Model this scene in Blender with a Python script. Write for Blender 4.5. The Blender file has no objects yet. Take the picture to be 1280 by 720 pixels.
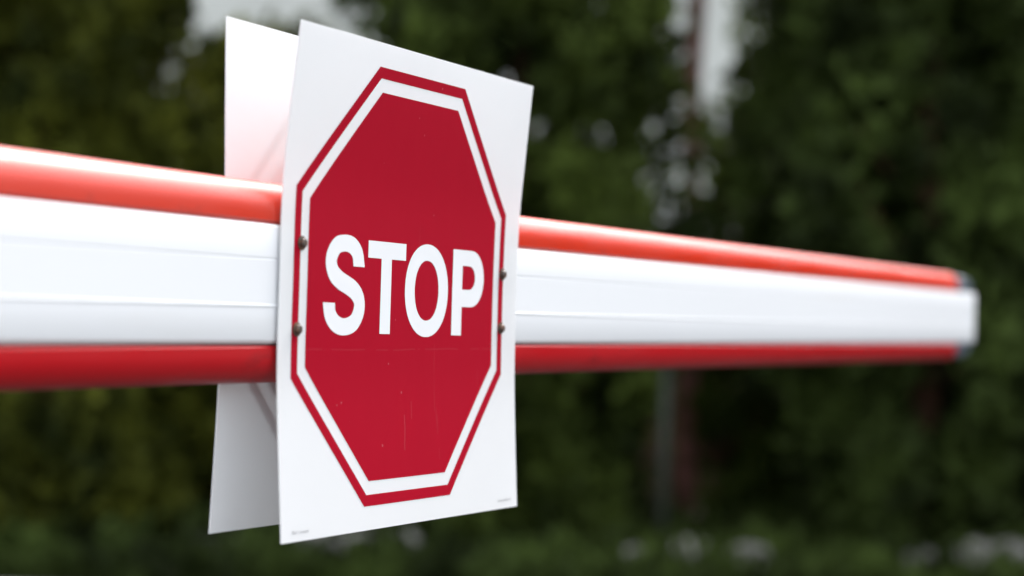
import bpy, bmesh, math, random
import numpy as np
from mathutils import Vector, Euler, noise

sc = bpy.context.scene
COL = sc.collection
R = math.radians
ARM_Z = 0.95                       # height of the barrier arm's centre line

# ------------------------------------------------------------------ camera
FPX = 2401.9                       # focal length in pixels of a 1280 px wide frame
cam = bpy.data.objects.new('camera', bpy.data.cameras.new('camera'))
COL.objects.link(cam)
cam.location = (-1.152, -0.6485, ARM_Z - 0.0178)
cam.rotation_euler = (1.5862, -0.0261, -1.1111)
cam.data.sensor_width = 36
cam.data.lens = FPX / 1280 * 36
cam.data.clip_start = 0.02
cam.data.clip_end = 3000
cam.data.dof.use_dof = True
cam.data.dof.focus_distance = 1.30
cam.data.dof.aperture_fstop = 3.6
sc.camera = cam

# ------------------------------------------------------------------ light
SUN_EL, SUN_AZ = 50.0, 1.0       # azimuth measured from +X towards +Y
w = bpy.data.worlds.new('World'); sc.world = w; w.use_nodes = True
nt = w.node_tree; nt.nodes.clear()
sky = nt.nodes.new('ShaderNodeTexSky'); sky.sky_type = 'NISHITA'; sky.sun_disc = False
sky.sun_elevation = R(SUN_EL); sky.sun_rotation = R(90 - SUN_AZ)
sky.air_density = 1.0; sky.dust_density = 4.0; sky.ozone_density = 1.0
bg = nt.nodes.new('ShaderNodeBackground'); bg.inputs['Strength'].default_value = 0.15
wo = nt.nodes.new('ShaderNodeOutputWorld')
hs_ = nt.nodes.new('ShaderNodeHueSaturation'); hs_.inputs['Saturation'].default_value = .28   # thin cloud: the blue is washed out
nt.links.new(sky.outputs[0], hs_.inputs['Color']); nt.links.new(hs_.outputs[0], bg.inputs[0]); nt.links.new(bg.outputs[0], wo.inputs[0])
sun = bpy.data.objects.new('sun', bpy.data.lights.new('sun', 'SUN')); COL.objects.link(sun)
sun.data.energy = 0.8; sun.data.angle = R(24); sun.data.color = (1, .95, .87)
sd = Vector((math.cos(R(SUN_EL)) * math.cos(R(SUN_AZ)), math.cos(R(SUN_EL)) * math.sin(R(SUN_AZ)), math.sin(R(SUN_EL))))
sun.rotation_euler = sd.to_track_quat('Z', 'Y').to_euler()
sun.location = (0, 0, 8)
sc.view_settings.view_transform = 'Standard'; sc.view_settings.look = 'None'
sc.view_settings.gamma = 1; sc.view_settings.use_curve_mapping = False
sc.view_settings.exposure = 2.05
sc.cycles.use_denoising = True
sc.cycles.max_bounces = 10; sc.cycles.diffuse_bounces = 5; sc.cycles.transmission_bounces = 8
sc.cycles.sample_clamp_indirect = 8

# ------------------------------------------------------------------ helpers
def tag(o, label=None, cat=None, group=None, kind=None):
    if label: o['label'] = label
    if cat: o['category'] = cat
    if group: o['group'] = group
    if kind: o['kind'] = kind
    return o

def empty(name, loc, label, cat, group=None, rz=0):
    o = bpy.data.objects.new(name, None); COL.objects.link(o)
    o.location = loc; o.rotation_euler = (0, 0, rz); o.empty_display_size = .1
    return tag(o, label, cat, group)

def link(name, me, mat, parent=None, smooth=False, loc=(0, 0, 0)):
    o = bpy.data.objects.new(name, me); COL.objects.link(o)
    if mat: me.materials.append(mat)
    if smooth:
        me.polygons.foreach_set('use_smooth', [True] * len(me.polygons))
    o.location = loc
    if parent: o.parent = parent
    return o

def from_bm(name, bm, mat, parent=None, smooth=False, loc=(0, 0, 0)):
    bmesh.ops.recalc_face_normals(bm, faces=bm.faces)
    me = bpy.data.meshes.new(name); bm.to_mesh(me); bm.free()
    return link(name, me, mat, parent, smooth, loc)

def box(bm, c, s, bev=0):
    r = bmesh.ops.create_cube(bm, size=1)
    for v in r['verts']:
        v.co = Vector((v.co.x * s[0] + c[0], v.co.y * s[1] + c[1], v.co.z * s[2] + c[2]))
    if bev:
        es = set(e for v in r['verts'] for e in v.link_edges)
        bmesh.ops.bevel(bm, geom=list(es), offset=bev, segments=2, affect='EDGES')

def tube(bm, pts, rad, n=10, cap=True):
    rings = []
    for i, p in enumerate(pts):
        p = Vector(p)
        d = (Vector(pts[min(i + 1, len(pts) - 1)]) - Vector(pts[max(i - 1, 0)])).normalized()
        a = d.orthogonal().normalized() if i == 0 else (a - d * a.dot(d)).normalized()
        b = d.cross(a)
        rings.append([bm.verts.new(p + (a * math.cos(t) + b * math.sin(t)) * rad[i]) for t in [2 * math.pi * k / n for k in range(n)]])
    for r0, r1 in zip(rings, rings[1:]):
        for k in range(n):
            bm.faces.new((r0[k], r0[(k + 1) % n], r1[(k + 1) % n], r1[k]))
    if cap:
        bm.faces.new(rings[0][::-1]); bm.faces.new(rings[-1])

def mat(name, col, rough=.5, spec=.5, var=0, vscale=8, col2=None, bump=0, bscale=60, trans=0, coat=0):
    m = bpy.data.materials.new(name); m.use_nodes = True
    t = m.node_tree; b = t.nodes['Principled BSDF']; out = t.nodes['Material Output']
    b.inputs['Base Color'].default_value = (*col, 1)
    b.inputs['Roughness'].default_value = rough
    b.inputs['Specular IOR Level'].default_value = spec
    b.inputs['Coat Weight'].default_value = coat
    csock = None
    tc = t.nodes.new('ShaderNodeTexCoord')
    if var or col2:
        n = t.nodes.new('ShaderNodeTexNoise'); n.inputs['Scale'].default_value = vscale; n.inputs['Detail'].default_value = 6
        t.links.new(tc.outputs['Object'], n.inputs['Vector'])
        mx = t.nodes.new('ShaderNodeMix'); mx.data_type = 'RGBA'
        c2 = col2 or tuple(c * (1 - var) for c in col)
        mx.inputs['A'].default_value = (*col, 1); mx.inputs['B'].default_value = (*c2, 1)
        rp = t.nodes.new('ShaderNodeMapRange'); rp.inputs['From Min'].default_value = .36; rp.inputs['From Max'].default_value = .62
        t.links.new(n.outputs['Fac'], rp.inputs['Value']); t.links.new(rp.outputs[0], mx.inputs['Factor'])
        csock = mx.outputs['Result']; t.links.new(csock, b.inputs['Base Color'])
    if bump:
        n2 = t.nodes.new('ShaderNodeTexNoise'); n2.inputs['Scale'].default_value = bscale; n2.inputs['Detail'].default_value = 5
        t.links.new(tc.outputs['Object'], n2.inputs['Vector'])
        bp = t.nodes.new('ShaderNodeBump'); bp.inputs['Strength'].default_value = bump; bp.inputs['Distance'].default_value = .01
        t.links.new(n2.outputs['Fac'], bp.inputs['Height']); t.links.new(bp.outputs[0], b.inputs['Normal'])
    if trans:
        tr = t.nodes.new('ShaderNodeBsdfTranslucent'); tr.inputs[0].default_value = (*col, 1)
        if csock: t.links.new(csock, tr.inputs[0])
        ms = t.nodes.new('ShaderNodeMixShader'); ms.inputs[0].default_value = trans
        t.links.new(b.outputs[0], ms.inputs[1]); t.links.new(tr.outputs[0], ms.inputs[2]); t.links.new(ms.outputs[0], out.inputs[0])
    return m

# materials that need scratches / dirt of their own shape
def worn(name, col, rough, dirt, scale, stretch, amount=.5, **kw):
    m = mat(name, col, rough, **kw)
    t = m.node_tree; b = t.nodes['Principled BSDF']
    tc = t.nodes.new('ShaderNodeTexCoord'); mp = t.nodes.new('ShaderNodeMapping')
    mp.inputs['Scale'].default_value = stretch
    n = t.nodes.new('ShaderNodeTexNoise'); n.inputs['Scale'].default_value = scale; n.inputs['Detail'].default_value = 8; n.inputs['Roughness'].default_value = .65
    rp = t.nodes.new('ShaderNodeMapRange'); rp.inputs['From Min'].default_value = .60; rp.inputs['From Max'].default_value = .74; rp.inputs['To Max'].default_value = amount
    mx = t.nodes.new('ShaderNodeMix'); mx.data_type = 'RGBA'
    mx.inputs['A'].default_value = (*col, 1); mx.inputs['B'].default_value = (*dirt, 1)
    t.links.new(tc.outputs['Object'], mp.inputs[0]); t.links.new(mp.outputs[0], n.inputs['Vector']); t.links.new(n.outputs['Fac'], rp.inputs['Value'])
    t.links.new(rp.outputs[0], mx.inputs['Factor']); t.links.new(mx.outputs['Result'], b.inputs['Base Color'])
    for nd in t.nodes:
        if nd.type == 'BSDF_TRANSLUCENT': t.links.new(mx.outputs['Result'], nd.inputs[0])
    # faint roughness change
    r2 = t.nodes.new('ShaderNodeMapRange'); r2.inputs['From Min'].default_value = .3; r2.inputs['From Max'].default_value = .7
    r2.inputs['To Min'].default_value = max(rough - .06, .02); r2.inputs['To Max'].default_value = rough + .12
    t.links.new(n.outputs['Fac'], r2.inputs['Value']); t.links.new(r2.outputs[0], b.inputs['Roughness'])
    return m

M = dict(
    sheet=worn('white_sheet', (.87, .872, .875), .42, (.77, .765, .75), 9, (1, 1, 1), .3, trans=.30, spec=.35),
    print_white=worn('white_print', (.81, .815, .83), .4, (.8, .79, .78), 30, (1, 1, 1), .3, trans=.05, spec=.35),
    sign_red=worn('sign_red', (.395, .0025, .018), .6, (.40, .006, .02), 24, (1, 1, .35), .6, trans=.14, spec=.05),
    ink=mat('grey_ink', (.26, .26, .27), .6),
    screw=mat('rusty_blackened_steel', (.045, .036, .03), .42, .6, col2=(.13, .06, .03), vscale=260),
    alu=worn('white_coated_aluminium', (.75, .76, .775), .5, (.66, .65, .62), 16, (.10, 1, 1), .30, spec=.25),
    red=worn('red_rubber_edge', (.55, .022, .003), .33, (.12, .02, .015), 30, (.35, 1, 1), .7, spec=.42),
    # the lower rubber is a darker crimson, the upper one nearer to orange
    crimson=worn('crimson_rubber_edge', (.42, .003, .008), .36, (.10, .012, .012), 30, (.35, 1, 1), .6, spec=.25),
    cap=mat('blue_grey_plastic', (.08, .10, .13), .3),
    steel=mat('painted_steel', (.55, .56, .57), .45, var=.15),
    cabinet=mat('orange_cabinet', (.55, .12, .02), .4, var=.15),
    dark=mat('dark_rubber_and_joint_shade', (.03, .03, .03), .7),
    asphalt=mat('asphalt', (.040, .039, .038), .9, .3, col2=(.026, .026, .025), vscale=25, bump=.6, bscale=250),
    soil=mat('soil', (.045, .036, .024), .95, .2, col2=(.028, .03, .014), vscale=6, bump=.8, bscale=60),
    kerb=mat('kerb_stone', (.30, .29, .27), .85, .3, var=.25, vscale=12, bump=.3),
    grass=mat('grass_ground', (.045, .06, .02), .95, .2, col2=(.03, .045, .015), vscale=3, bump=.5),
    stone=mat('pale_stone', (.30, .29, .26), .9, .2, col2=(.10, .095, .085), vscale=14, bump=.5, bscale=40),
    bark=mat('brown_bark', (.13, .065, .04), .95, .1, col2=(.06, .034, .022), vscale=20, bump=.8, bscale=40),
    pinkbark=mat('pinkish_bark', (.40, .18, .16), .9, .1, col2=(.16, .08, .06), vscale=10, bump=.8, bscale=30),
    post=mat('grey_green_post', (.03, .038, .026), .6, var=.3),
    wall=mat('pale_render', (.66, .66, .64), .9, .2, var=.08, vscale=2),
    roof=mat('brown_roof', (.20, .09, .06), .8, .3, var=.3, vscale=6),
    frame=mat('white_frame', (.7, .7, .7), .5),
    glass=mat('dark_glass', (.03, .04, .05), .08),
)

def scratches(m):
    t = m.node_tree; b = t.nodes['Principled BSDF']; src = b.inputs['Base Color'].links[0].from_socket
    tc = t.nodes.new('ShaderNodeTexCoord'); sp = t.nodes.new('ShaderNodeSeparateXYZ'); t.links.new(tc.outputs['Object'], sp.inputs[0])
    def mth(op, a, b_=None, c=None):
        n = t.nodes.new('ShaderNodeMath'); n.operation = op
        for i, v in enumerate((a, b_, c)):
            if v is None: continue
            if isinstance(v, (int, float)): n.inputs[i].default_value = v
            else: t.links.new(v, n.inputs[i])
        return n.outputs[0]
    def nz(scale, st, d=3):
        mp = t.nodes.new('ShaderNodeMapping'); mp.inputs['Scale'].default_value = st; t.links.new(tc.outputs['Object'], mp.inputs[0])
        n = t.nodes.new('ShaderNodeTexNoise'); n.inputs['Scale'].default_value = scale; n.inputs['Detail'].default_value = d; t.links.new(mp.outputs[0], n.inputs['Vector']); return n.outputs['Fac']
    def near(v, c, wd): return mth('MULTIPLY', mth('LESS_THAN', mth('ABSOLUTE', mth('SUBTRACT', v, c)), wd), 1.0)
    wob = mth('MULTIPLY', mth('SUBTRACT', nz(12, (1, 1, 1)), .5), .004)
    crease = mth('MULTIPLY', near(mth('ADD', sp.outputs['Z'], wob), -.0412, .00055), mth('MULTIPLY', mth('GREATER_THAN', nz(30, (1, 1, 0)), .47), .025))
    wob2 = mth('MULTIPLY', mth('SUBTRACT', nz(40, (0, 0, 1)), .5), .006)
    s1 = mth('MULTIPLY', near(mth('ADD', sp.outputs['X'], wob2), -.008, .0006), mth('MULTIPLY', near(sp.outputs['Z'], -.098, .012), .07))
    s2 = mth('MULTIPLY', near(mth('ADD', sp.outputs['X'], wob2), .002, .0005), mth('MULTIPLY', near(sp.outputs['Z'], -.083, .006), .05))
    v = t.nodes.new('ShaderNodeTexVoronoi'); v.inputs['Scale'].default_value = 75; t.links.new(tc.outputs['Object'], v.inputs['Vector'])
    specks = mth('MULTIPLY', mth('MULTIPLY', mth('LESS_THAN', v.outputs['Distance'], .07), mth('GREATER_THAN', nz(20, (1, 1, 1)), .56)), .2)
    hair = mth('MULTIPLY', mth('GREATER_THAN', nz(160, (1, 1, .045), 2), .76), .03)
    fac = mth('MINIMUM', mth('ADD', mth('ADD', mth('ADD', crease, s1), mth('ADD', s2, specks)), hair), 1.0)
    mx = t.nodes.new('ShaderNodeMix'); mx.data_type = 'RGBA'; t.links.new(fac, mx.inputs['Factor']); t.links.new(src, mx.inputs['A'])
    mx.inputs['B'].default_value = (.72, .36, .38, 1); t.links.new(mx.outputs['Result'], b.inputs['Base Color'])
scratches(M['sign_red'])

def leafmat(name, a, b):
    m = mat(name, a, .7, .08, col2=b, vscale=3.4, trans=.28)
    return m
LEAF = [leafmat('leaf_dark_green', (.100, .140, .026), (.020, .030, .008)),
        leafmat('leaf_olive', (.150, .165, .022), (.020, .028, .006)),
        leafmat('leaf_deep_green', (.080, .118, .026), (.018, .026, .008))]

# ------------------------------------------------------------------ ground
def sheet_poly(name, pts, z, m, kind='structure'):
    bm = bmesh.new(); bm.faces.new([bm.verts.new((x, y, z)) for x, y in pts])
    return tag(from_bm(name, bm, m), kind=kind)

# view frame used to lay out the garden behind the barrier (plain ground coordinates)
FW = Vector((math.sin(1.1111), math.cos(1.1111))); RT = Vector((FW.y, -FW.x)); C0 = Vector((-1.152, -.6485))
def gp(px, d):
    """ground position at distance d along the view and px pixels across"""
    s = (px - 640) / FPX * d
    p = C0 + FW * d + RT * s
    return p
sheet_poly('grass', [(-900, -900), (900, -900), (900, 900), (-900, 900)], 0, M['grass'])
def quad_gp(d0, d1, s0, s1):
    q = lambda d, s: tuple(C0 + FW * d + RT * s)
    return [q(d0, s0), q(d0, s1), q(d1, s1), q(d1, s0)]
sheet_poly('driveway', quad_gp(-6, 5.5, -9, 9), .004, M['asphalt'])
sheet_poly('planting_bed', quad_gp(5.62, 9.4, -9, 9), .05, M['soil'])
bm = bmesh.new()
for i in range(18):
    s = -9 + i + .5
    box(bm, (s, 0, .06), (.985, .12, .12), .012)
k = from_bm('kerb', bm, M['kerb']); k.rotation_euler.z = math.atan2(RT.y, RT.x)
p = C0 + FW * 5.56; k.location = (p.x, p.y, 0); tag(k, kind='structure')

# ------------------------------------------------------------------ barrier arm
X0, X1 = -2.75, 1.690
Y0, Y1 = 0.0022, 0.0355
YC = (Y0 + Y1) / 2
arm = empty('boom_barrier', (0, 0, ARM_Z), 'long white barrier arm with rounded red rubber edges above and below, crossing the picture', 'barrier arm')

def extrude_profile(name, prof, x0, x1, m, parent, nseg=1, smooth=True):
    bm = bmesh.new(); rings = []
    for i in range(nseg + 1):
        x = x0 + (x1 - x0) * i / nseg
        rings.append([bm.verts.new((x, y, z)) for y, z in prof])
    n = len(prof)
    for a, b in zip(rings, rings[1:]):
        for k in range(n):
            bm.faces.new((a[k], a[(k + 1) % n], b[(k + 1) % n], b[k]))
    bm.faces.new(rings[0]); bm.faces.new(rings[-1][::-1])
    o = from_bm(name, bm, m, parent)
    if smooth:
        me = o.data
        me.polygons.foreach_set('use_smooth', [True] * len(me.polygons))
        me.set_sharp_from_angle(angle=R(32))
    return o

# aluminium body: flat faces with two shallow grooves, slightly crowned
def body_profile():
    zt, zb = .0354, -.0378
    f = []      # front side, top to bottom: (z, depth into the body)
    f += [(zt, .0016), (zt - .0012, .0003), (zt - .0022, 0)]
    f += [(.0148, 0), (.0143, .0004), (.0137, .0004), (.0134, 0)]
    f += [(-.0136, 0), (-.0141, -.00035), (-.0149, -.00035), (-.0156, .0001)]
    f += [(zb + .0030, .0001), (zb + .0014, .0008), (zb, .0026)]
    pr = [(Y0 + d, z) for z, d in f]
    pr += [(Y1 - d, z) for z, d in f[::-1]]
    return pr
extrude_profile('arm_profile', body_profile(), X0, X1 + .020, M['alu'], arm, 8)

def edge_profile(sign):
    # rubber edging: D shaped bulb, 34 mm wide, 26 mm high
    z0 = .0357 if sign > 0 else .0382
    zt = .0622
    hw = (Y1 - Y0) / 2 - .0008
    pts = [(YC - hw + .002, z0), (YC - hw, z0 + .002)]
    h = zt - z0 - .006
    for k in range(0, 25):
        t = math.pi * k / 24
        pts.append((YC - hw * math.cos(t), z0 + .006 + h * math.sin(t) ** .92))
    pts += [(YC + hw, z0 + .002), (YC + hw - .002, z0)]
    pr = [(y, z * sign) for y, z in pts]
    return pr
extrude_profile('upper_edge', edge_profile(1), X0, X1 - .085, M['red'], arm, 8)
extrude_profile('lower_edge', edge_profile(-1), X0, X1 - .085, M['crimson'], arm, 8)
# joint line: dark strip painted in for the shadow above the lower rubber
bm = bmesh.new(); box(bm, ((X0 + X1) / 2, YC, -.0380), (X1 - X0 - .03, Y1 - Y0 - .0045, .0014)); from_bm('joint_shade_strip', bm, M['dark'], arm)
# end cap, rounded
bm = bmesh.new()
hw = (Y1 - Y0) / 2
outer = []
for k in range(48):
    t = 2 * math.pi * k / 48
    c, s = math.cos(t), math.sin(t)
    outer.append((math.copysign(abs(c) ** .35, c) * hw * .90, math.copysign(abs(s) ** .5, s) * .0595))
rings = []
for x, kk in [(X1 - .084, 1.0), (X1 - .03, 1.0), (X1 - .005, .97), (X1 + .012, .92), (X1 + .022, .84), (X1 + .027, .74), (X1 + .029, .6)]:
    rings.append([bm.verts.new((x, YC + y * kk, z * (1 - (1 - kk) * .8))) for y, z in outer])
for a, b in zip(rings, rings[1:]):
    for k in range(48): bm.faces.new((a[k], a[(k + 1) % 48], b[(k + 1) % 48], b[k]))
bm.faces.new(rings[0]); bm.faces.new(rings[-1])
from_bm('end_cap', bm, M['cap'], arm, True)

# barrier cabinet that carries the arm, behind and left of the photographer
cab = empty('barrier_cabinet', (-2.95, YC + .26, 0), 'orange barrier cabinet carrying the white and red arm, left of the frame', 'barrier cabinet')
bm = bmesh.new(); box(bm, (0, 0, .54), (.32, .34, 1.02), .015); from_bm('housing', bm, M['cabinet'], cab)
bm = bmesh.new(); box(bm, (0, 0, 1.07), (.36, .38, .035), .012); from_bm('lid', bm, M['steel'], cab)
bm = bmesh.new(); box(bm, (0, 0, .016), (.40, .42, .026), .004); from_bm('base_plate', bm, M['steel'], cab)
bm = bmesh.new(); box(bm, (0, .1725, .5), (.24, .004, .8), .001); d = from_bm('door', bm, M['cabinet'], cab)
bm = bmesh.new(); tube(bm, [(0, -.165, ARM_Z), (0, -.232, ARM_Z)], [.03, .03], 20); from_bm('drive_shaft', bm, M['steel'], cab)
bm = bmesh.new(); box(bm, (.12, -.24, ARM_Z), (.44, .012, .10), .003); from_bm('arm_bracket', bm, M['steel'], cab)

# ------------------------------------------------------------------ stop signs
W_, H_ = .3268, .320
def hinge(d, w=.02): return .5 * (d + math.sqrt(d * d + w * w))
class Sheet:
    def __init__(s, y0, out, dx, dz, phi, sU, sL, zU, zL):
        s.y0, s.out, s.dx, s.dz, s.c, s.s, s.sU, s.sL, s.zU, s.zL = y0, out, dx, dz, math.cos(phi), math.sin(phi), sU, sL, zU, zL
    def at(s, u, v, h=0):
        """u,v on the sheet in metres, h = height above its printed face"""
        x = s.c * u - s.s * v + s.dx; z = s.s * u + s.c * v + s.dz
        # faint waviness of the thin plastic
        wv = .0007 * math.sin(9 * u + 3) * math.sin(14 * v + 1)
        y = s.y0 + s.out * (s.sU * hinge(z - s.zU) + s.sL * hinge(s.zL - z) + h) + wv * (abs(v) > .0) * min(1, abs(v) / .1)
        return Vector((x, y, z))

def flat_mesh(loops):
    cu = bpy.data.curves.new('tmp', 'CURVE'); cu.dimensions = '2D'; cu.fill_mode = 'BOTH'
    for lp in loops:
        sp = cu.splines.new('POLY'); sp.points.add(len(lp) - 1)
        for q, (x, y) in zip(sp.points, lp): q.co = (x, y, 0, 1)
        sp.use_cyclic_u = True
    o = bpy.data.objects.new('tmp', cu); COL.objects.link(o)
    bpy.context.view_layer.update()
    me = bpy.data.meshes.new_from_object(o.evaluated_get(bpy.context.evaluated_depsgraph_get()))
    bpy.data.objects.remove(o); bpy.data.curves.remove(cu)
    return me

def printed(name, loops, S, h, m, parent, mirror=False):
    me = flat_mesh(loops); bm = bmesh.new(); bm.from_mesh(me); bpy.data.meshes.remove(me)
    for i in range(-20, 21):
        v = i * .008
        bmesh.ops.bisect_plane(bm, geom=bm.verts[:] + bm.edges[:] + bm.faces[:], plane_co=(0, v, 0), plane_no=(0, 1, 0))
    for i in range(-8, 9):
        bmesh.ops.bisect_plane(bm, geom=bm.verts[:] + bm.edges[:] + bm.faces[:], plane_co=(i * .02, 0, 0), plane_no=(1, 0, 0))
    for v in bm.verts:
        v.co = S.at(-v.co.x if mirror else v.co.x, v.co.y, h)
    me = bpy.data.meshes.new(name); bm.to_mesh(me); bm.free()
    return link(name, me, m, parent)

def octa(a, cx=-.0044, cz=0):
    k = math.tan(R(22.5)) * a
    return [(cx + x, cz + y) for x, y in [(-k, a), (k, a), (a, k), (a, -k), (k, -a), (-k, -a), (-a, -k), (-a, k)]]

def catmull(P, n=10):
    P = [Vector(q) for q in P]; out = []
    Q = [2 * P[0] - P[1]] + P + [2 * P[-1] - P[-2]]
    for i in range(1, len(Q) - 2):
        for k in range(n):
            t = k / n
            a, b, c, d = Q[i - 1:i + 3]
            out.append(.5 * ((2 * b) + (c - a) * t + (2 * a - 5 * b + 4 * c - d) * t * t + (3 * b - a - 3 * c + d) * t ** 3))
    out.append(P[-1]); return out

def letter_S():
    cx = -87.7
    P = [(17.2, 12.4), (14.8, 20.6), (8.5, 25.6), (-.8, 27.0), (-11.2, 24.6), (-17.3, 16.2), (-14.6, 8.0), (-7, 3.2), (2.2, .2), (11.5, -3.2), (18.0, -8.8), (18.6, -16.4), (12.3, -24.2), (.8, -27.1), (-9.6, -25.2), (-16.6, -19.6), (-18.8, -11.9)]
    Wd = [14.6, 13.6, 12.2, 11.2, 12.2, 13.6, 13.4, 12.8, 12.6, 13.0, 13.6, 13.8, 12.4, 11.4, 12.2, 13.6, 14.8]
    C = catmull([(x, z, w_) for (x, z), w_ in zip(P, Wd)], 8)
    L, Rr = [], []
    for i, q in enumerate(C):
        if i == 0: t = Vector((-.0, 1))
        elif i == len(C) - 1: t = Vector((0, 1))
        else:
            e = C[i + 1] - C[i - 1]; t = Vector((e.x, e.y)).normalized()
        n = Vector((-t.y, t.x)) * q.z / 2 * .965
        L.append((cx + q.x + n.x, q.y + n.y)); Rr.append((cx + q.x - n.x, q.y - n.y))
    return [L + Rr[::-1]]

def sup(cx, cz, rx, rz, e=2.25, n=64):
    o = []
    for k in range(n):
        t = 2 * math.pi * k / n; c, s = math.cos(t), math.sin(t)
        o.append((cx + math.copysign(abs(c) ** (2 / e), c) * rx, cz + math.copysign(abs(s) ** (2 / e), s) * rz))
    return o

def letters():
    T = [[(-59.2, 30.4), (-8.8, 30.4), (-8.8, 19), (-28.0, 19), (-28.0, -31.2), (-41.7, -31.2), (-41.7, 19), (-59.2, 19)]]
    O = [sup(21.9, -.5, 30.9, 32.3, 2.1), sup(21.7, -.5, 17.1, 20.9, 2.1)]
    arc = lambda cx, cz, rx, rz, n=18: [(cx + rx * math.sin(math.pi * k / n) ** .92, cz + rz * math.cos(math.pi * k / n)) for k in range(n + 1)]
    Pl = [[(59.4, 30.4)] + arc(87.3, 9.9, 20.6, 20.5) + [(74.3, -10.6), (74.3, -31.2), (59.4, -31.2)],
          [(74.3, 19.1)] + arc(84.2, 10.5, 9.8, 8.6) + [(74.3, 1.9)]]
    mm = lambda L: [[(x / 1000, z / 1000) for x, z in lp] for lp in L]
    return [mm(letter_S()), mm(T), mm(O), mm(Pl)]

def stop_sign(S, label, screws):
    root = empty('stop_sign', (0, S.y0, ARM_Z), label, 'stop sign', 'stop signs fixed to the barrier arm')
    off = Vector((0, -S.y0, 0))
    t = .0008; front = S.out > 0
    mirror = front                    # the sheet on the far side reads from the far side
    nu, nv = 24, 64
    bm = bmesh.new(); A, B = [], []
    for j in range(nv + 1):
        for i in range(nu + 1):
            u, v = (i / nu - .5) * W_, (j / nv - .5) * H_
            A.append(bm.verts.new(S.at(u, v, 0))); B.append(bm.verts.new(S.at(u, v, -t)))
    ix = lambda i, j: j * (nu + 1) + i
    for j in range(nv):
        for i in range(nu):
            for L in (A, B): bm.faces.new((L[ix(i, j)], L[ix(i + 1, j)], L[ix(i + 1, j + 1)], L[ix(i, j + 1)]))
    for j in range(nv):
        for i in (0, nu): bm.faces.new((A[ix(i, j)], A[ix(i, j + 1)], B[ix(i, j + 1)], B[ix(i, j)]))
    for i in range(nu):
        for j in (0, nv): bm.faces.new((A[ix(i, j)], A[ix(i + 1, j)], B[ix(i + 1, j)], B[ix(i, j)]))
    parts = [from_bm('sheet', bm, M['sheet'], root)]
    a1, a2, a3 = .1444, .1370, .1281
    parts.append(printed('octagon_border', [octa(a1), octa(a2)], S, .00015, M['sign_red'], root, mirror))
    parts.append(printed('octagon_field', [octa(a3)], S, .00015, M['sign_red'], root, mirror))
    for L in letters():
        parts.append(printed('letter', L, S, .0003, M['print_white'], root, mirror))
    # minute grey imprint in the two lower corners, too small to read
    rnd = random.Random(5)
    for x0, x1, z in ((-.1515, -.1335, -.1553), (.131, .153, -.1547)):
        loops = []; x = x0
        while x < x1:
            wl = rnd.uniform(.0009, .0016); hh = rnd.choice((.0016, .0016, .0023))
            loops.append([(x, z), (x + wl * .35, z), (x + wl * .35, z + hh), (x, z + hh)])
            if rnd.random() < .7: loops.append([(x + wl * .45, z + .0003), (x + wl, z + .0003), (x + wl, z + .0008), (x + wl * .45, z + .0008)])
            x += wl + .0006
        parts.append(printed('imprint', loops, S, .0003, M['ink'], root, mirror))
    for u, v in screws:
        c = S.at(u, v, 0); o = S.out
        bm = bmesh.new()
        prof = [(.0045, .0002), (.0045, .0008), (.0032, .0009), (.0031, .0022), (.0024, .0031), (.0012, .0033)]
        rings = [[bm.verts.new((c.x + r_ * math.cos(a), c.y + o * h, c.z + r_ * math.sin(a))) for a in [2 * math.pi * k / 20 for k in range(20)]] for r_, h in prof]
        for r0, r1 in zip(rings, rings[1:]):
            for k_ in range(20): bm.faces.new((r0[k_], r0[(k_ + 1) % 20], r1[(k_ + 1) % 20], r1[k_]))
        bm.faces.new(rings[-1]); bm.faces.new(rings[0])
        # shank into the arm
        tube(bm, [(c.x, c.y + o * .0002, c.z), (c.x, c.y - o * .006, c.z)], [.0016, .0016], 8)
        parts.append(from_bm('screw', bm, M['screw'], root, False))
    for q in parts: q.location = off
    return root

FRONT = Sheet(0, -1, 0, 0, -.0058, .0984, .0662, .0603, -.0611)
BACK = Sheet(.0373, 1, -.0067, .0028, -.0095, .0423, .0488, .060, -.060)
SCR = [(-.1404, .0244), (-.1432, -.0294), (.1377, .0152), (.1376, -.0251)]
stop_sign(FRONT, 'white sheet with red octagon reading STOP, screwed to the near face of the barrier arm', SCR)
stop_sign(BACK, 'second white sheet on the far side of the arm, blank back towards us', [(-x, z) for x, z in SCR])

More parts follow.
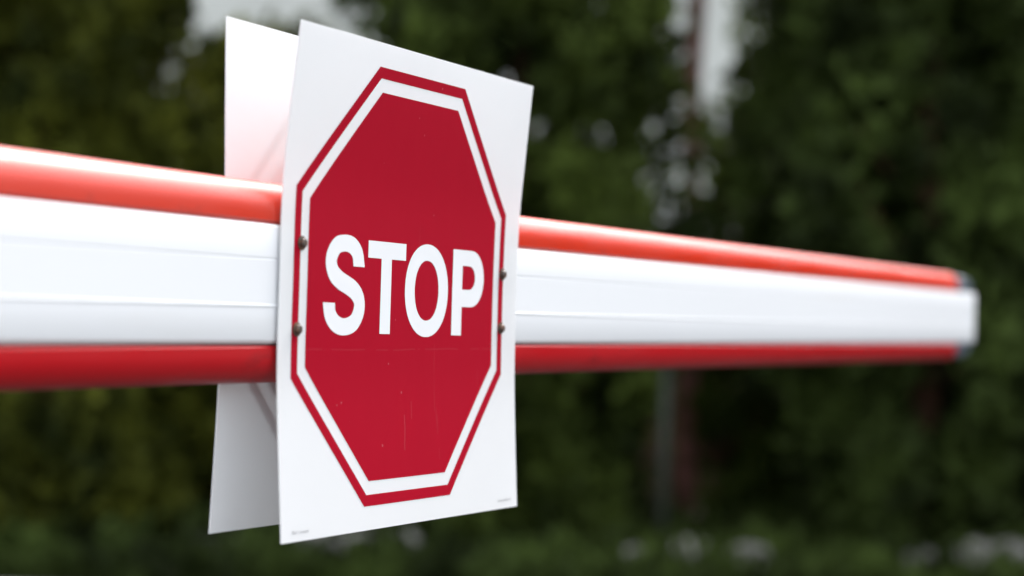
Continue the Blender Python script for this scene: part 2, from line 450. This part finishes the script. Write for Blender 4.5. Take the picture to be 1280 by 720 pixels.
# ------------------------------------------------------------------ trees
def leaves(name, clumps, per, size, m, parent, seed):
    rs = np.random.RandomState(seed)
    C = np.repeat(clumps[:, :3], per, axis=0); rad = np.repeat(clumps[:, 3], per)
    n = len(C)
    d = rs.normal(size=(n, 3)); d /= np.linalg.norm(d, axis=1)[:, None]
    pos = C + d * (rad * rs.uniform(.25, 1, n) ** .6)[:, None] * np.array([1, 1, 1.7])
    # axes: sprays point outward and upward
    a = d * .7 + rs.normal(size=(n, 3)) * .45 + np.array([0, 0, .45]); a /= np.linalg.norm(a, axis=1)[:, None]
    b = np.cross(a, rs.normal(size=(n, 3))); b /= np.linalg.norm(b, axis=1)[:, None]
    L = (size * rs.uniform(.6, 1.35, n))[:, None]; Wd = L * .30
    nrm = np.cross(a, b)
    v = np.empty((n, 4, 3))
    v[:, 0] = pos - a * L * .5; v[:, 1] = pos + b * Wd; v[:, 2] = pos + a * L * .5 + nrm * L * .12; v[:, 3] = pos - b * Wd
    me = bpy.data.meshes.new(name)
    me.vertices.add(n * 4); me.vertices.foreach_set('co', v.reshape(-1))
    me.loops.add(n * 4); me.loops.foreach_set('vertex_index', np.arange(n * 4))
    me.polygons.add(n); me.polygons.foreach_set('loop_start', np.arange(n) * 4); me.polygons.foreach_set('loop_total', np.full(n, 4))
    me.update(calc_edges=True)
    return link(name, me, m, parent)

def conifer(px, d, height, rad, leafm, seed, label, name='conifer', z0=.02, low=.75, per=60, nclump=640, size=.075, waist=None, blunt=1.25, group='conifers of the hedge row'):
    g = gp(px, d)
    root = empty(name, (g.x, g.y, .05), label, 'tree', group)
    rnd = random.Random(seed); rs = np.random.RandomState(seed)
    bm = bmesh.new()
    tube(bm, [(0, 0, -.05), (.01, .01, height * .3), (-.015, 0, height * .65), (0, .01, height * .93)], [.055 * height / 3, .045 * height / 3, .026, .006], 9)
    for k in range(26):
        z = rnd.uniform(.25, height * .85); t = rnd.uniform(0, 2 * math.pi); r_ = rad * (1 - z / height) ** .6 * .75
        tube(bm, [(0, 0, z), (math.cos(t) * r_ * .5, math.sin(t) * r_ * .5, z + .1), (math.cos(t) * r_, math.sin(t) * r_, z + .3)], [.014, .009, .003], 5)
    from_bm('trunk', bm, M['bark'], root, True)
    cl = []
    off = Vector((seed * 3.1, seed * 1.7, 0))
    while len(cl) < nclump:
        z = z0 + (height - z0) * rs.uniform(0, 1) ** .95; t = rs.uniform(0, 2 * math.pi)
        f = z / height
        prof = min(1, (low + (1 - low) * min(1, (z - z0) / .45))) * (1 - max(0, f - .18) ** 1.7 * blunt)
        if waist: prof *= 1 - waist[1] * math.exp(-((z - waist[0]) / waist[2]) ** 2)
        r_ = rad * max(prof, .04)
        nn = noise.noise(Vector((math.cos(t) * 1.6, math.sin(t) * 1.6, z * 1.5)) + off)
        r_ *= 1 + .42 * nn
        q = rs.uniform(.35, 1) ** .45
        if noise.noise(Vector((math.cos(t) * 2.6, math.sin(t) * 2.6, z * 1.9)) - off) < -.12: q *= .58      # hollows
        cl.append((math.cos(t) * r_ * q, math.sin(t) * r_ * q, z, rs.uniform(.07, .15)))
    leaves('crown', np.array(cl), per, size, leafm, root, seed)
    return root

conifer(52, 7.2, 3.5, .73, LEAF[1], 11, 'olive green conifer behind the left end of the barrier arm')
conifer(645, 7.2, 3.8, .74, LEAF[0], 12, 'middle conifer of the hedge, right behind the stop sign', low=.62, waist=(.42, .36, .3))
conifer(1160, 7.15, 3.7, .70, LEAF[2], 13, 'dark conifer behind the far tip of the barrier arm, right of the bright gap', waist=(.42, .2, .3))
conifer(-420, 7.3, 3.3, .66, LEAF[0], 14, 'conifer past the left edge of the photo, next to the olive one')
conifer(1610, 7.2, 3.5, .70, LEAF[2], 15, 'conifer past the right edge of the photo')
conifer(335, 8.2, 1.94, .56, LEAF[1], 16, 'shorter conifer behind the two white sheets, below the pale gap', low=.6, blunt=.7)
conifer(905, 8.4, 1.75, .42, LEAF[0], 17, 'low conifer seen through the narrow gap right of the sign', low=.5, nclump=80, per=34)
conifer(1250, 8.4, 3.4, .62, LEAF[2], 18, 'conifer standing in the second row at the right edge')
conifer(40, 8.6, 3.4, .60, LEAF[0], 19, 'conifer standing in the second row behind the olive one', low=.6)
conifer(1010, 8.6, 3.4, .42, LEAF[0], 20, 'slim conifer in the second row just right of the bright gap', low=.6, nclump=380)
conifer(540, 8.6, 3.3, .36, LEAF[0], 21, 'slim conifer in the second row behind the right part of the sign', low=.6, nclump=350)

# the same hedge carries on to both sides, outside the frame
def copy_tree(o, loc, rz, sc_, label):
    c = o.copy(); COL.objects.link(c); c.location = loc; c.rotation_euler.z = rz; c.scale = (sc_,) * 3; c['label'] = label
    for ch in list(o.children):
        d = ch.copy(); COL.objects.link(d); d.parent = c
SRC = [o for o in sc.objects if o.name.startswith('conifer') and o.type == 'EMPTY'][:5]
rr = random.Random(3)
for i, px in enumerate([2020, 2420, 2830, 3240, 3680, 4120, 4560, -860, -1290, -1730, -2180]):
    g = gp(px, 7.2 + rr.uniform(-.15, .15) - (.25 * (i if i < 7 else 0)))
    o = copy_tree(SRC[i % 5], (g.x, g.y, .05), rr.uniform(0, 6.28), rr.uniform(.95, 1.2), 'hedge conifer standing outside the frame')

# bare trunks seen between the conifers
def trunk_tree(px, d, r0, h, m, label, seed, leafm):
    g = gp(px, d); root = empty('pine_tree', (g.x, g.y, 0), label, 'tree')
    rnd = random.Random(seed); bm = bmesh.new()
    pts = [(rnd.uniform(-.015, .015), rnd.uniform(-.015, .015), z) for z in np.linspace(0, h, 12)]
    tube(bm, pts, [r0 * (1 - .6 * i / 11) * rnd.uniform(.93, 1.07) for i in range(12)], 12)
    for k_ in range(9):
        z = rnd.uniform(h * .62, h * .95); t = rnd.uniform(0, 6.28)
        tube(bm, [(0, 0, z), (math.cos(t) * .7, math.sin(t) * .7, z + .3), (math.cos(t) * 1.3, math.sin(t) * 1.3, z + .5)], [.04, .025, .01], 6)
    from_bm('trunk', bm, m, root, True)
    rs = np.random.RandomState(seed); cl = []
    for k_ in range(170):
        t = rs.uniform(0, 6.28); r_ = 1.5 * rs.uniform(.1, 1) ** .6; z = h * .7 + rs.uniform(0, 1) * 1.9 * (1 - .3 * r_ / 1.5)
        cl.append((math.cos(t) * r_, math.sin(t) * r_, z, rs.uniform(.16, .32)))
    leaves('crown', np.array(cl), 60, .12, leafm, root, seed)
trunk_tree(862, 8.1, .045, 5.6, M['pinkbark'], 'pine with a pinkish trunk showing in the narrow gap right of the sign', 31, LEAF[0])
trunk_tree(778, 8.0, .095, 5.4, M['bark'], 'brown trunked pine half hidden behind the middle conifer', 32, LEAF[2])

# slim metal post at the foot of the hedge
g = gp(834, 6.75); fp = empty('fence_post', (g.x, g.y, .05), 'slim grey green metal post standing in front of the hedge, below the arm', 'post')
bm = bmesh.new(); tube(bm, [(0, 0, -.05), (0, 0, .86)], [.016, .016], 14); from_bm('shaft', bm, M['post'], fp, True)
bm = bmesh.new(); tube(bm, [(0, 0, .8602), (0, 0, .875), (0, 0, .885)], [.019, .019, .010], 14); from_bm('post_cap', bm, M['dark'], fp, True)

# low ground cover in front of the hedge
rs = np.random.RandomState(77); cl = []
for k_ in range(1900):
    q = C0 + FW * rs.uniform(5.95, 8.0) + RT * rs.uniform(-3.2, 3.6)
    cl.append((q.x, q.y, .06 + abs(rs.normal()) * .03, rs.uniform(.04, .08)))
gc = leaves('ground_cover', np.array(cl), 34, .055, LEAF[2], None, 78)
tag(gc, kind='stuff')

# pale stones edging the bed
def stone(px, d, s, seed, label):
    g = gp(px, d); bm = bmesh.new(); bmesh.ops.create_icosphere(bm, subdivisions=3, radius=1)
    rnd = random.Random(seed); o = Vector((seed * 2.3, 0, seed))
    ax = (rnd.uniform(.9, 1.3), rnd.uniform(.8, 1.1), rnd.uniform(.6, .85))
    for v in bm.verts:
        f = 1 + .28 * noise.noise(v.co * 1.1 + o) + .1 * noise.noise(v.co * 3 + o)
        v.co = Vector((v.co.x * ax[0] * f, v.co.y * ax[1] * f, v.co.z * ax[2] * f)) * s
    lo = min(v.co.z for v in bm.verts)
    ob = from_bm('garden_stone', bm, M['stone'], None, True, (g.x, g.y, .085 - lo))
    ob.rotation_euler.z = rnd.uniform(0, 6.28)
    return tag(ob, label, 'stone', 'pale stones along the foot of the hedge')
ST = [(262, 6.74, .045, 'small pale stone below the left corner of the far white sheet'),
      (300, 6.78, .040, 'small grey stone just right of the first one below the far sheet'),
      (400, 6.72, .060, 'pale stone below the lower left corner of the sign'),
      (455, 6.76, .062, 'rounded pale stone below the middle of the sign'),
      (510, 6.74, .052, 'pale stone below the lower right part of the sign'),
      (806, 6.66, .050, 'pale stone left of the foot of the metal post'),
      (866, 6.64, .060, 'largest pale stone, right of the foot of the metal post'),
      (942, 6.66, .055, 'pale stone right of the metal post, at the lower edge'),
      (1160, 6.70, .045, 'small dark grey stone at the lower edge near the right corner'),
      (1225, 6.68, .075, 'broad grey stone in the lower right corner'),
      (1268, 6.74, .062, 'grey stone cut by the right edge in the lower right corner')]
for i, (px, d, s, l) in enumerate(ST): stone(px, d - .12, s * 1.3, 40 + i, l)

# low brown brick wall behind the hedge
g = gp(560, 9.9)
bw = empty('brick_wall', (g.x, g.y, 0), 'low brown brick wall glimpsed behind the trunks below the arm', 'wall', rz=math.atan2(RT.y, RT.x))
bkm = bpy.data.materials.new('brown_brick'); bkm.use_nodes = True
t_ = bkm.node_tree; bt = t_.nodes.new('ShaderNodeTexBrick'); tcn = t_.nodes.new('ShaderNodeTexCoord'); mpn = t_.nodes.new('ShaderNodeMapping')
mpn.inputs['Rotation'].default_value = (R(90), 0, 0); bt.inputs['Scale'].default_value = 4.4
bt.inputs['Color1'].default_value = (.20, .095, .065, 1); bt.inputs['Color2'].default_value = (.14, .07, .05, 1); bt.inputs['Mortar'].default_value = (.22, .19, .16, 1)
t_.links.new(tcn.outputs['Object'], mpn.inputs[0]); t_.links.new(mpn.outputs[0], bt.inputs['Vector'])
t_.links.new(bt.outputs['Color'], t_.nodes['Principled BSDF'].inputs['Base Color']); t_.nodes['Principled BSDF'].inputs['Roughness'].default_value = .9
bm = bmesh.new(); box(bm, (0, 0, .42), (7, .24, .86)); from_bm('brickwork', bm, bkm, bw)
bm = bmesh.new()
for i in range(14): box(bm, (-3.25 + i * .5, 0, .885), (.49, .30, .06), .008)
from_bm('coping', bm, M['kerb'], bw)

# ------------------------------------------------------------------ pale house behind
g = gp(560, 20)
hs = empty('pale_house', (g.x, g.y, 0), 'pale rendered house showing as white patches through the gaps in the hedge', 'house', rz=math.atan2(RT.y, RT.x))
bm = bmesh.new(); box(bm, (0, 3.5, 2.9), (13, 7, 5.8)); from_bm('wall', bm, M['wall'], hs)
bm = bmesh.new()
v = [bm.verts.new(c) for c in [(-6.9, -.4, 5.802), (6.9, -.4, 5.802), (6.9, 7.4, 5.802), (-6.9, 7.4, 5.802), (-5, 3.5, 8), (5, 3.5, 8)]]
for f in ((0, 1, 5, 4), (2, 3, 4, 5), (1, 2, 5), (3, 0, 4), (3, 2, 1, 0)): bm.faces.new([v[i] for i in f])
from_bm('roof', bm, M['roof'], hs)
for x in (-4.6, .4, 4.9):
    for z in (1.5, 4.3):
        bm = bmesh.new()
        for c, s in (((x, -.03, z + .66), (1.1, .06, .08)), ((x, -.03, z - .66), (1.1, .06, .08)), ((x - .51, -.03, z), (.08, .06, 1.24)), ((x + .51, -.03, z), (.08, .06, 1.24)), ((x, -.03, z), (.05, .05, 1.24))): box(bm, c, s)
        wdw = from_bm('window', bm, M['frame'], hs)
        bm = bmesh.new(); box(bm, (x, -.012, z), (.94, .015, 1.24)); from_bm('pane', bm, M['glass'], wdw)
